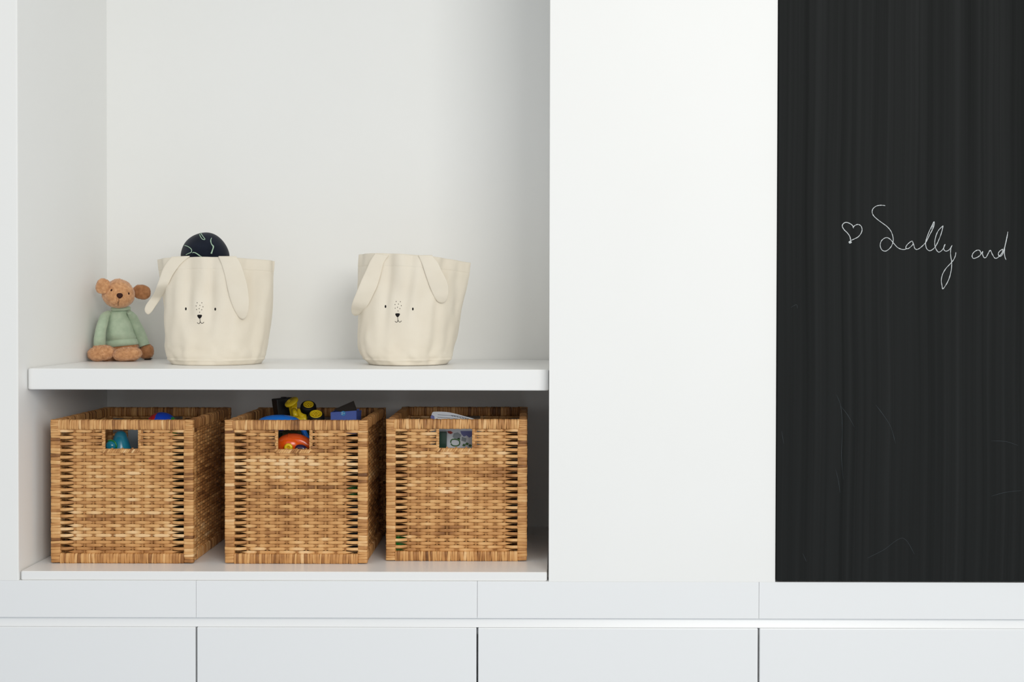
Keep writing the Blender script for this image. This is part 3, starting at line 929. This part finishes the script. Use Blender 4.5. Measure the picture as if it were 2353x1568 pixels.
for k in range(9):
    x = 1037 + k * 6.2; y = 956.5 + k * 1.3
    glyph(mb, [(x, y), (x + 1.5, y - 1.6), (x + 3, y + 0.6), (x + 5, y - 0.5)], 0.00055, 2.7444, n=3)
for k in range(3):
    glyph(mb, [(1004 + k, 965 + k * 5), (1030, 966 + k * 5), (1060, 968 + k * 5)], 0.0003, 2.7446)
mb.build('printed_lines', M['ink'], t)
mb = MB()
slab(mb, [(989.5, 957), (993, 954), (998, 957), (999, 966), (998, 985), (989.5, 985)], 2.7444, 2.746)
mb.build('blue_print', M['ink_blue'], t)
mb = MB()
slab(mb, [(1058, 991), (1084, 991), (1085, 1003), (1078, 1006), (1072, 1001), (1066, 1004), (1060, 998)], 2.7444, 2.746)
mb.build('blue_print', M['ink_blue'], t)
mb = MB()
slab(mb, [(1028, 991), (1036, 991), (1041, 995), (1036, 998), (1030, 996)], 2.7444, 2.746)
mb.build('red_print', M['brick_red'], t)
mb = MB()
glyph(mb, [(1036, 1018), (1038, 1011), (1047, 1010), (1055, 1013), (1056, 1021), (1050, 1025), (1040, 1024)], 0.0016, 2.7444, closed=True, n=4)
for a, b_ in ((1066, 1023), (1073, 1020), (1080, 1024), (1054, 1009)):
    slab(mb, [(a - 4, b_ + 1), (a - 1, b_ - 3), (a + 4, b_ - 1), (a + 3, b_ + 3), (a - 2, b_ + 3)], 2.7444, 2.746)
mb.build('leaf_print', M['leaf'], t)
mb = MB()
slab(mb, [(1043, 996), (1052, 994), (1060, 1000), (1057, 1008), (1046, 1010), (1040, 1004)], 2.7444, 2.746)
slab(mb, [(1061, 1004), (1072, 1008), (1070, 1016), (1060, 1013)], 2.7444, 2.746)
mb.build('grey_print', M['grey'], t)
p1 = W(1018, 1008, 2.765); 
o = bm_obj('dark_green_toy_box', box_bm(p1.x - 0.014, p1.x + 0.011, p1.y - 0.045, p1.y - 0.022, zb, p1.z + 0.02, 0.002, 2), M['dark_green'])
tag(o, 'narrow dark green toy box beside the booklet in the right basket', 'toy box')
stud_brick((t0.x - 0.005, t0.y + 0.006, zb), (0.12, 0.06, W(1047, 1180, 2.75).z - zb - 0.0075), M['dark_green'], 'dark green toy brick under the booklet in the right basket', None)
g3 = W(917, 1258, 2.71)
stud_brick((g3.x + 0.004, g3.y + 0.03, zb), (0.032, 0.05, 0.03), M['lime'], 'small bright green toy brick at the lower left of the right basket', None)

# ------------------------------------------------------------------ canvas bags
def bag_ear(t, bvh, Lp, Rp, Dfall, name='ear', outer_free=0.0):
    N_, Mx = 34, 20
    L = resample(spline([(a, b, 0) for a, b in Lp], 8), N_)
    R = resample(spline([(a, b, 0) for a, b in Rp], 8), N_)
    # depth of the front of the bag just under each ring
    Ds = []
    for l, r in zip(L, R):
        best = None
        for s in (0.0, 0.25, 0.5, 0.75, 1.0):
            q = l.lerp(r, s)
            d = ray(q.x, q.y)
            h = bvh.ray_cast(CAM, d.normalized())
            if h[0] is not None:
                D = h[0].y + 2.56
                if D < 2.9: best = D if best is None else min(best, D)
        Ds.append(best)
    last = Dfall
    for i in range(N_):
        if Ds[i] is None: Ds[i] = last
        last = Ds[i]
    Ds = [sum(Ds[max(0, i - 3):min(N_, i + 4)]) / len(Ds[max(0, i - 3):min(N_, i + 4)]) for i in range(N_)]
    rings = []
    def ring(l, r, D, th, dy=0.0):
        front = []; back = []
        for k in range(Mx + 1):
            s = (1 - math.cos(PI * k / Mx)) / 2
            q = l.lerp(r, s)
            e = math.sqrt(max(0.0, 1 - (2 * s - 1) ** 2))
            e = e ** 0.6
            w = 0.0011 * noise.noise(Vector((q.x * 0.035, q.y * 0.05, 1.7)))
            front.append(W(q.x, q.y + dy, D - th * e + w)); back.append(W(q.x, q.y + dy, D + th * 0.35 * e + w))
        return front + back[::-1][1:-1]
    # tail over the rim and down inside
    l0, r0 = L[0], R[0]
    for dD, dy, k in ((0.022, 16, 0.8), (0.0185, 5, 1.0), (0.012, -0.5, 1), (0.005, -1.5, 1)):
        rings.append(ring(l0, r0, Ds[0] + dD - 0.004, 0.0021, dy))
    for i in range(N_):
        t_ = i / (N_ - 1)
        lift = 0.0012 + 0.0012 * math.sin(PI * t_)
        rings.append(ring(L[i], R[i], Ds[i] - lift, 0.0030 * (1 if t_ < 0.96 else 0.6)))
    V, F = loft(rings, True)
    mb = MB(); mb.add(V, F)
    return mb.build(name, M['canvas'], t)

def canvas_bag(label, left, right, Dc, z_bot, top_line, seed, face, ears, bulge, valleys):
    """left/right: silhouettes (py -> px); top_line: (phi-front fraction -> py offset)"""
    NT, NP = 64, 144
    py_b, py_t = left[-1][0], left[0][0]
    def pt(tt, ph, inset=0.0):
        # tt 0 bottom .. 1 top
        py = 838 + (top_line['y0'] - 838) * tt
        lx, rx = smooth_interp(left, py), smooth_interp(right, py)
        cx, hw = (lx + rx) / 2, (rx - lx) / 2
        co, si = math.cos(ph), math.sin(ph)
        z_c = W(cx, py, Dc).z
        X = W(cx, py, Dc).x + hw / F_PX * Dc * co
        b = 0.112 + (0.079 - 0.112) * tt ** 1.2 + bulge * math.sin(PI * tt)
        if tt < 0.06: b -= 0.004 * (1 - tt / 0.06)
        e = 1.0 + 0.75 * tt ** 2
        Y = -b * math.copysign(abs(si) ** e, si)         # si>0 is the front
        n = Vector((co, -si, 0))
        # cloth folds
        q = Vector((co * 1.6 + seed, si * 1.6, tt * 1.3))
        d = 0.0105 * noise.noise(q * 1.2) + 0.0055 * noise.noise(q * 2.7 + Vector((7, 0, 0)))
        low = max(0.0, 1 - tt / 0.28)
        d += low * (0.0085 * noise.noise(Vector((ph * 2.6 + seed, tt * 9, 3))) + 0.004 * noise.noise(Vector((ph * 6 + seed, tt * 16, 8))))
        d += 0.0045 * tt * math.sin(ph * 5 + seed) * max(0, si)
        if si > 0:
            for vx, vw in valleys: d -= 0.013 * math.exp(-((co - vx) / vw) ** 2) * min(1, max(0, (tt - 0.25) / 0.5)) * (1 - 0.35 * tt)
        d *= min(1, tt / 0.05 + 0.25) * (0.35 + 0.65 * abs(si) ** 0.5)
        # seam between wall and base disc
        d += 0.0013 * math.exp(-((tt - 0.045) / 0.008) ** 2) - 0.0012 * math.exp(-((tt - 0.062) / 0.008) ** 2)
        # doubled hem at the top
        if tt > 0.895: d += 0.0005
        d -= 0.0004 * math.exp(-((tt - 0.893) / 0.005) ** 2)
        p = Vector((X, Dc - 2.56 + Y, 0)) + n * (d - inset)
        # mouth line: corners low, front and back middles high
        k = tt ** 3
        lift = top_line['front'] * max(0, si) ** 1.5 if si > 0 else top_line['back'] * abs(si) ** 1.5
        z = z_bot + (z_c - ZB0) * 1.0
        z = z_bot + (z_c - ZB0) + k * (lift + top_line['right'] * co)
        return Vector((p.x, p.y, max(z, z_bot + 0.0004)))
    ZB0 = W(490, 838, Dc).z
    ts = [i / NT for i in range(NT + 1)]
    ts = sorted(set(ts + [0.03, 0.04, 0.045, 0.05, 0.057, 0.064, 0.888, 0.893, 0.898]))
    rings = [[pt(tt, 2 * PI * j / NP) for j in range(NP)] for tt in ts]
    inner = [[pt(tt, 2 * PI * j / NP, 0.0022) for j in range(NP)] for tt in reversed(ts[3:])]
    V, F = loft(rings + inner, True)
    mb = MB(); mb.add(V, F)
    cx = sum(p.x for p in rings[0]) / NP
    t = thing('canvas_bag', label, 'bag', (cx, Dc - 2.56, z_bot), 'rabbit-eared canvas bags on the shelf')
    body = mb.build('bag_body', M['canvas'], t)
    bvh = BVHTree.FromPolygons([Vector(v) for v in V], F)
    def onbag(px, py, off=0.0004):
        d = ray(px, py).normalized()
        h = bvh.ray_cast(CAM, d)
        p = h[0] if h[0] is not None else W(px, py, Dc - 0.1)
        return p - d * off
    def patch(mb, outline):
        """filled print lying on the cloth"""
        c_ = Vector((sum(p[0] for p in outline) / len(outline), sum(p[1] for p in outline) / len(outline)))
        vs = [onbag(c_.x, c_.y)] + [onbag(x, y) for x, y in outline]
        n = len(outline)
        bk = [onbag(c_.x, c_.y, -0.0003)] + [onbag(x, y, -0.0003) for x, y in outline]
        mb.add(vs + bk, [(0, 1 + i, 1 + (i + 1) % n) for i in range(n)] + [(1 + i, n + 2 + i, n + 2 + (i + 1) % n, 1 + (i + 1) % n) for i in range(n)])
    def ell(cx, cy, rx, ry, n=18): return [(cx + rx * math.cos(2 * PI * i / n), cy + ry * math.sin(2 * PI * i / n)) for i in range(n)]
    sc_, ox, oy = face['frame']
    g = lambda x, y: (ox + x / sc_, oy + y / sc_)
    for ex, ey in face['eyes']:
        mb = MB(); patch(mb, ell(*g(ex, ey), 8.2 / sc_, 14.5 / sc_)); mb.build('eye', M['print'], t)
    nx, ny = face['nose']
    mb = MB()
    patch(mb, [g(nx + a, ny + b) for a, b in [(-24, -12), (-18, -19), (0, -20), (18, -19), (24, -12), (20, 0), (10, 14), (0, 20), (-10, 14), (-20, 0)]])
    mb.build('nose', M['print'], t)
    mb = MB()
    for line in face['mouth']:
        P = [onbag(*g(q.x, q.y), 0.0002) for q in spline([(a, b, 0) for a, b in line], 6)]
        V2, F2 = tube(P, 0.00055, 8); mb.add(V2, F2)
    mb.build('mouth', M['print'], t)
    mb = MB()
    for fx, fy in face['freckles']:
        patch(mb, ell(*g(fx, fy), 3.3 / sc_, 5.0 / sc_, 10))
    mb.build('freckles', M['print'], t)
    for Lp, Rp, Df in ears:
        bag_ear(t, bvh, [g(*p) for p in Lp], [g(*p) for p in Rp], Df)
    return t

S1 = 4.238
canvas_bag('cream canvas rabbit-face bag beside the plush toy with a navy toy sticking out', 
    [(600, 365), (650, 371), (700, 376), (740, 379), (800, 382), (825, 388), (838, 399)],
    [(600, 631), (650, 629), (700, 625), (740, 622), (800, 614), (825, 608), (838, 598)],
    2.852, Z_SH_T, dict(y0=601, front=0.0055, back=-0.004, right=-0.0015), 2.3,
    dict(frame=(S1, 180, 500), eyes=[(1047, 890), (1333, 893)], nose=(1181, 967),
         mouth=[[(1182, 980), (1186, 1010), (1187, 1018)], [(1187, 1015), (1178, 1033), (1166, 1032), (1157, 1024)], [(1187, 1015), (1198, 1030), (1212, 1030), (1223, 1019)]],
         freckles=[(1157, 831), (1203, 831), (1147, 862), (1183, 856), (1214, 870), (1177, 888), (1152, 897), (1202, 899), (1181, 923)]),
    [([(905, 388), (860, 440), (820, 510), (785, 610), (740, 730), (695, 800), (660, 850), (645, 890), (652, 925), (672, 943)],
      [(1085, 380), (1000, 450), (920, 560), (868, 670), (830, 745), (790, 810), (752, 865), (722, 910), (700, 935), (682, 945)], 2.80),
     ([(1365, 383), (1400, 470), (1430, 580), (1452, 690), (1480, 800), (1515, 890), (1550, 955), (1580, 985), (1592, 990)],
      [(1540, 383), (1580, 450), (1615, 550), (1645, 660), (1660, 780), (1660, 880), (1645, 950), (1625, 980), (1605, 991)], 2.77)],
    0.004, ((-0.36, 0.10), (0.06, 0.09), (0.62, 0.08)))
S3 = 4.356
canvas_bag('empty cream canvas rabbit-face bag standing alone on the right half of the shelf',
    [(590, 825), (640, 824), (700, 822), (740, 820), (780, 820), (805, 823), (825, 835), (838, 848)],
    [(590, 1080), (610, 1077), (640, 1073), (700, 1060), (740, 1053), (780, 1046), (810, 1040), (825, 1037), (838, 1028)],
    2.852, Z_SH_T, dict(y0=597, front=0.0065, back=-0.004, right=-0.0095), 8.1,
    dict(frame=(S3, 780, 560), eyes=[(461, 630), (735, 655)], nose=(582, 718),
         mouth=[[(583, 735), (585, 765), (586, 770)], [(586, 768), (577, 786), (566, 787), (556, 778)], [(586, 768), (597, 784), (610, 785), (621, 773)]],
         freckles=[(568, 580), (610, 582), (557, 610), (590, 606), (619, 622), (582, 638), (558, 647), (605, 651), (586, 675)]),
    [([(355, 103), (310, 170), (265, 270), (215, 380), (165, 500), (130, 590), (118, 650), (125, 700), (150, 722)],
      [(490, 123), (445, 190), (415, 300), (380, 420), (335, 520), (290, 610), (240, 670), (200, 708), (168, 723)], 2.78),
     ([(790, 122), (825, 200), (855, 290), (885, 380), (920, 470), (955, 545), (985, 582), (1005, 592)],
      [(930, 122), (985, 190), (1020, 265), (1055, 330), (1085, 400), (1092, 490), (1075, 560), (1050, 588), (1022, 596)], 2.77)],
    0.004, ((-0.40, 0.09), (0.02, 0.09), (0.60, 0.08)))

# navy toy in the first bag
nb = W(471.5, 596, 2.86)
t = thing('navy_soft_toy', 'round navy soft toy with pale green threads peeking out of the left bag', 'soft toy', (nb.x, nb.y, Z_SH_T + 0.003))
mb = MB()
Rn = 56.5 / F_PX * 2.86
prof = [(0.0005, 0.0), (0.03, 0.001), (0.045, 0.012), (0.05, 0.05), (0.05, 0.12), (0.053, nb.z - Z_SH_T - 0.03)]
zz = nb.z - Z_SH_T - 0.003
for i in range(1, 16):
    a = PI / 2 * i / 15
    prof.append((max(Rn * math.cos(a), 0.0005), zz + (62 / F_PX * 2.86) * math.sin(a)))
V, F = lathe((nb.x, nb.y, Z_SH_T + 0.003), (0, 0, 1), prof, 14)
V = [Vector(p) + (Vector(p) - nb).normalized() * 0.0022 * noise.noise(Vector(p) * 22) for p in V]
mb.add(V, F); body = mb.build('toy_body', M['navy'], t)
nbvh = BVHTree.FromPolygons(V, F)
md = body.modifiers.new('smooth', 'SUBSURF'); md.levels = 1; md.render_levels = 2
mb = MB()
def ntr(pts, r=0.0009):
    P = []
    for q in spline([(180 + a / S1, 500 + b / S1, 0) for a, b in pts], 6):
        d = ray(q.x, q.y).normalized(); h = nbvh.ray_cast(CAM, d)
        p = h[0] if h[0] is not None else W(q.x, q.y, 2.85)
        P.append(p - d * 0.0004)
    V, F = tube(P, r, 6); mb.add(V, F)
for pts in ([(1180, 165), (1192, 190), (1210, 212), (1232, 217)], [(1190, 150), (1210, 180), (1235, 212)], [(1297, 200), (1288, 230), (1300, 262), (1318, 282), (1308, 320), (1298, 355)],
            [(1290, 215), (1295, 255), (1312, 288), (1300, 330), (1290, 352)], [(1035, 272), (1070, 285), (1100, 310), (1100, 338), (1070, 352), (1048, 364)], [(1110, 345), (1135, 342), (1170, 362), (1205, 388)],
            [(1120, 338), (1150, 352), (1185, 378)]):
    ntr(pts)
mb.build('thread_stitches', M['mint'], t)

# ------------------------------------------------------------------ plush bear
S4 = 6.817
def G(x, y, D): return W(190 + x / S4, 620 + y / S4, D)
rnd = random.Random(9)
bt = thing('teddy_bear', 'tan plush bear in a sage green sweater sitting against the left niche wall', 'plush toy', (G(560, 1440, 3.0).x, 0.45, Z_SH_T))
k3 = 3.0 / F_PX / S4
def nz(amp, fr, sd=0.0):
    return lambda d: 1 + amp * noise.noise(Vector(d) * fr + Vector((sd, sd, 0)))
# torso
def part_blob(name, c, r, m, parent, fz=0, flen=0.0022, rot=None, ex=1.0, fn=None, nu=40, nv=26):
    V, F = blob(c, r, nu, nv, rot, ex, fn or nz(0.05, 2.5, c[0] * 10))
    mb = MB(); mb.add(V, F)
    if fz: fuzz(mb, V, F, fz, flen, rnd)
    return mb.build(name, m, parent, recalc=False)
def part_tube(name, pts, rad, m, parent, flat_=1.0, fz=0, seg=24, up=None):
    P = spline(pts, 6); R_ = [smooth_interp([(i / (len(rad) - 1), r) for i, r in enumerate(rad)], k / (len(P) - 1)) for k in range(len(P))]
    V, F = tube(P, R_, seg, True, flat_, up)
    mb = MB(); mb.add(V, F)
    if fz: fuzz(mb, V, F, fz, 0.0022, rnd)
    return mb.build(name, m, parent)
# plush body under the sweater, down to the seat
seat = G(620, 1250, 3.02)
part_blob('body', (seat.x, seat.y, Z_SH_T + 0.036), (0.040, 0.034, 0.0355), M['plush_shaded'], bt, 2500)
sw = MB()
rows = []
NQ = 48
prof = [(640, 412, 745, 0.021), (680, 408, 728, 0.025), (740, 398, 738, 0.029), (820, 385, 757, 0.032), (900, 372, 775, 0.034), (1000, 360, 802, 0.036), (1085, 356, 835, 0.037), (1097, 366, 829, 0.0335), (1108, 357, 843, 0.037), (1150, 360, 858, 0.038), (1196, 366, 868, 0.0375), (1200, 380, 855, 0.034)]
for (y, xl, xr, dp) in prof:
    a_, b_ = G(xl, y, 3.02), G(xr, y, 3.02)
    cx, hw, z = (a_.x + b_.x) / 2, (b_.x - a_.x) / 2, a_.z
    tilt = 0.0
    ring = []
    for j in range(NQ):
        ph = 2 * PI * j / NQ
        zt = z + 0.0045 * math.cos(ph) * (y - 640) / 560 * 1.0
        ring.append(Vector((cx + hw * math.cos(ph), 0.46 + dp * math.sin(ph), zt)) * 1.0)
    rows.append(ring)
V, F = loft(rows, True)
V = [p + Vector((0, 0.0025 * noise.noise(p * 45), 0)) for p in V]
sw.add(V, F)
sweater = sw.build('sweater', M['sweater'], bt)
# collar
cl = MB()
a_, b_ = G(415, 622, 3.0), G(712, 615, 3.0)
cx, hw = (a_.x + b_.x) / 2, (b_.x - a_.x) / 2
rr = []
for dz, k in ((-0.0045, 0.93), (-0.004, 1.0), (0.0, 1.02), (0.005, 1.0), (0.006, 0.9)):
    rr.append([Vector((cx + hw * k * math.cos(2 * PI * j / NQ), 0.455 + 0.022 * k * math.sin(2 * PI * j / NQ), (a_.z + b_.z) / 2 + dz + 0.001 * math.cos(2 * PI * j / NQ))) for j in range(NQ)])
V, F = loft(rr, True); cl.add(V, F); cl.build('collar', M['sweater'], sweater)
# sleeves
part_tube('sleeve', [G(418, 668, 3.0), G(347, 735, 2.99), G(315, 830, 2.98), G(283, 950, 2.975), G(266, 1080, 2.97), G(263, 1188, 2.972)],
          [0.0060, 0.0112, 0.0125, 0.0130, 0.0140, 0.0144], M['sweater'], sweater, 0.95)
part_tube('sleeve', [G(728, 665, 3.0), G(785, 745, 3.02), G(826, 850, 3.03), G(878, 960, 3.035), G(928, 1090, 3.04), G(966, 1196, 3.04)],
          [0.0060, 0.0108, 0.0130, 0.0142, 0.0144, 0.0140], M['sweater'], sweater, 0.95)
# paws
part_blob('paw', G(266, 1225, 2.972), (0.0160, 0.015, 0.015), M['plush'], bt, 900)
p = G(1000, 1285, 3.045)
part_blob('paw', (p.x, p.y, p.z), (0.0185, 0.0165, 0.0205), M['plush_shaded'], bt, 1400, rot=Matrix.Rotation(math.radians(18), 3, 'Y'))
# legs run back from the feet
fL, fR = G(292, 1330, 2.945), G(700, 1348, 2.945)
part_tube('leg', [fL + Vector((0.004, 0.012, -0.004)), fL + Vector((0.02, 0.045, -0.002)), Vector((seat.x - 0.014, seat.y - 0.01, Z_SH_T + 0.026))], [0.0155, 0.016, 0.018], M['plush_shaded'], bt)
part_tube('leg', [fR + Vector((0.0, 0.012, -0.004)), fR + Vector((-0.004, 0.045, -0.002)), Vector((seat.x + 0.016, seat.y - 0.01, Z_SH_T + 0.026))], [0.0155, 0.016, 0.018], M['plush_shaded'], bt)
part_blob('foot', (fL.x, fL.y, Z_SH_T + 0.0205), (0.0328, 0.021, 0.0190), M['plush'], bt, 4200, 0.0026, rot=Matrix.Rotation(math.radians(-7), 3, 'Y'), ex=0.88)
part_blob('foot', (fR.x, fR.y, Z_SH_T + 0.0185), (0.0355, 0.021, 0.0172), M['plush'], bt, 4200, 0.0026, rot=Matrix.Rotation(math.radians(-5), 3, 'Y'), ex=0.88)
# head
hc = G(563, 372, 2.985)
def hfn(d):
    s = 1 + 0.035 * noise.noise(Vector(d) * 2.2)
    if d.z < 0: s *= 1 + 0.10 * (-d.z) * (1 - abs(d.z)) * 2     # fuller cheeks
    if d.z > 0: s *= 1 - 0.05 * d.z * abs(d.x) * 2
    if d.y < 0: s *= 1 + 0.10 * max(0, -d.y - 0.5) * math.exp(-((d.z + 0.15) / 0.4) ** 2)
    return s
hr = (0.0388, 0.036, 0.0368)
V, F = blob(hc, hr, 56, 36, Matrix.Rotation(math.radians(4), 3, 'Y'), 1.0, hfn)
mb = MB(); mb.add(V, F); fuzz(mb, V, F, 4200, 0.0019, rnd)
head = mb.build('head', M['plush'], bt, recalc=False)
hb = BVHTree.FromPolygons([Vector(v) for v in V], F)
def onhead(x, y, off=0.0):
    d = ray(190 + x / S4, 620 + y / S4).normalized(); h = hb.ray_cast(CAM, d)
    p = h[0] if h[0] is not None else G(x, y, 2.96)
    return p - d * off
for ex, ey, rz in ((450, 322, 20), (722, 374, 0)):
    part_blob('eye', onhead(ex, ey, 0.0006), (0.0021, 0.0016, 0.0031), M['bear_nose'], head, nu=16, nv=12, rot=Matrix.Rotation(math.radians(rz), 3, 'Y'))
def nosefn(d): return 1 + 0.12 * max(0, d.z) * abs(d.x) - 0.14 * max(0, -d.z) * abs(d.x) * 2
part_blob('nose', onhead(580, 410, 0.0008), (0.0076, 0.0042, 0.0068), M['bear_nose'], head, nu=28, nv=18, fn=nosefn, ex=0.92)
mb = MB()
V, F = tube([onhead(566, y, 0.0012) for y in (452, 475, 500)], 0.0003, 6); mb.add(V, F)
V, F = tube([onhead(556, y, 0.0015) for y in (500, 512, 525, 550, 575)], [0.0004, 0.0007, 0.0005, 0.0003, 0.0002], 6); mb.add(V, F)
V, F = tube([onhead(x, y, 0.0012) for x, y in ((556, 520), (520, 540), (480, 545))], 0.00016, 6); mb.add(V, F)
mb.build('mouth', M['bear_nose'], head)
# ears
def earfn(d):
    return 1 - 0.18 * max(0, d.y) * 0
part_blob('ear', G(318, 262, 2.957), (0.0180, 0.0085, 0.0192), M['plush'], head, 1600, 0.0019, rot=Matrix.Rotation(math.radians(18), 3, 'Y') @ Matrix.Rotation(math.radians(-12), 3, 'Z'), ex=0.80)
part_blob('ear', G(925, 352, 3.012), (0.0225, 0.0085, 0.0182), M['plush_shaded'], head, 2000, 0.0019, rot=Matrix.Rotation(math.radians(10), 3, 'Y'), ex=0.84)
# sewn label behind the right paw
p = G(1000, 1405, 3.03)
mb = MB()
V = [Vector((p.x - 0.006, p.y + 0.000, Z_SH_T + 0.0003)), Vector((p.x + 0.010, p.y - 0.001, Z_SH_T + 0.0003)), Vector((p.x + 0.010, p.y + 0.016, Z_SH_T + 0.003)), Vector((p.x - 0.006, p.y + 0.016, Z_SH_T + 0.003))]
quadbox(mb, V, 0.0012)
mb.build('label_tag', M['black'], bt)
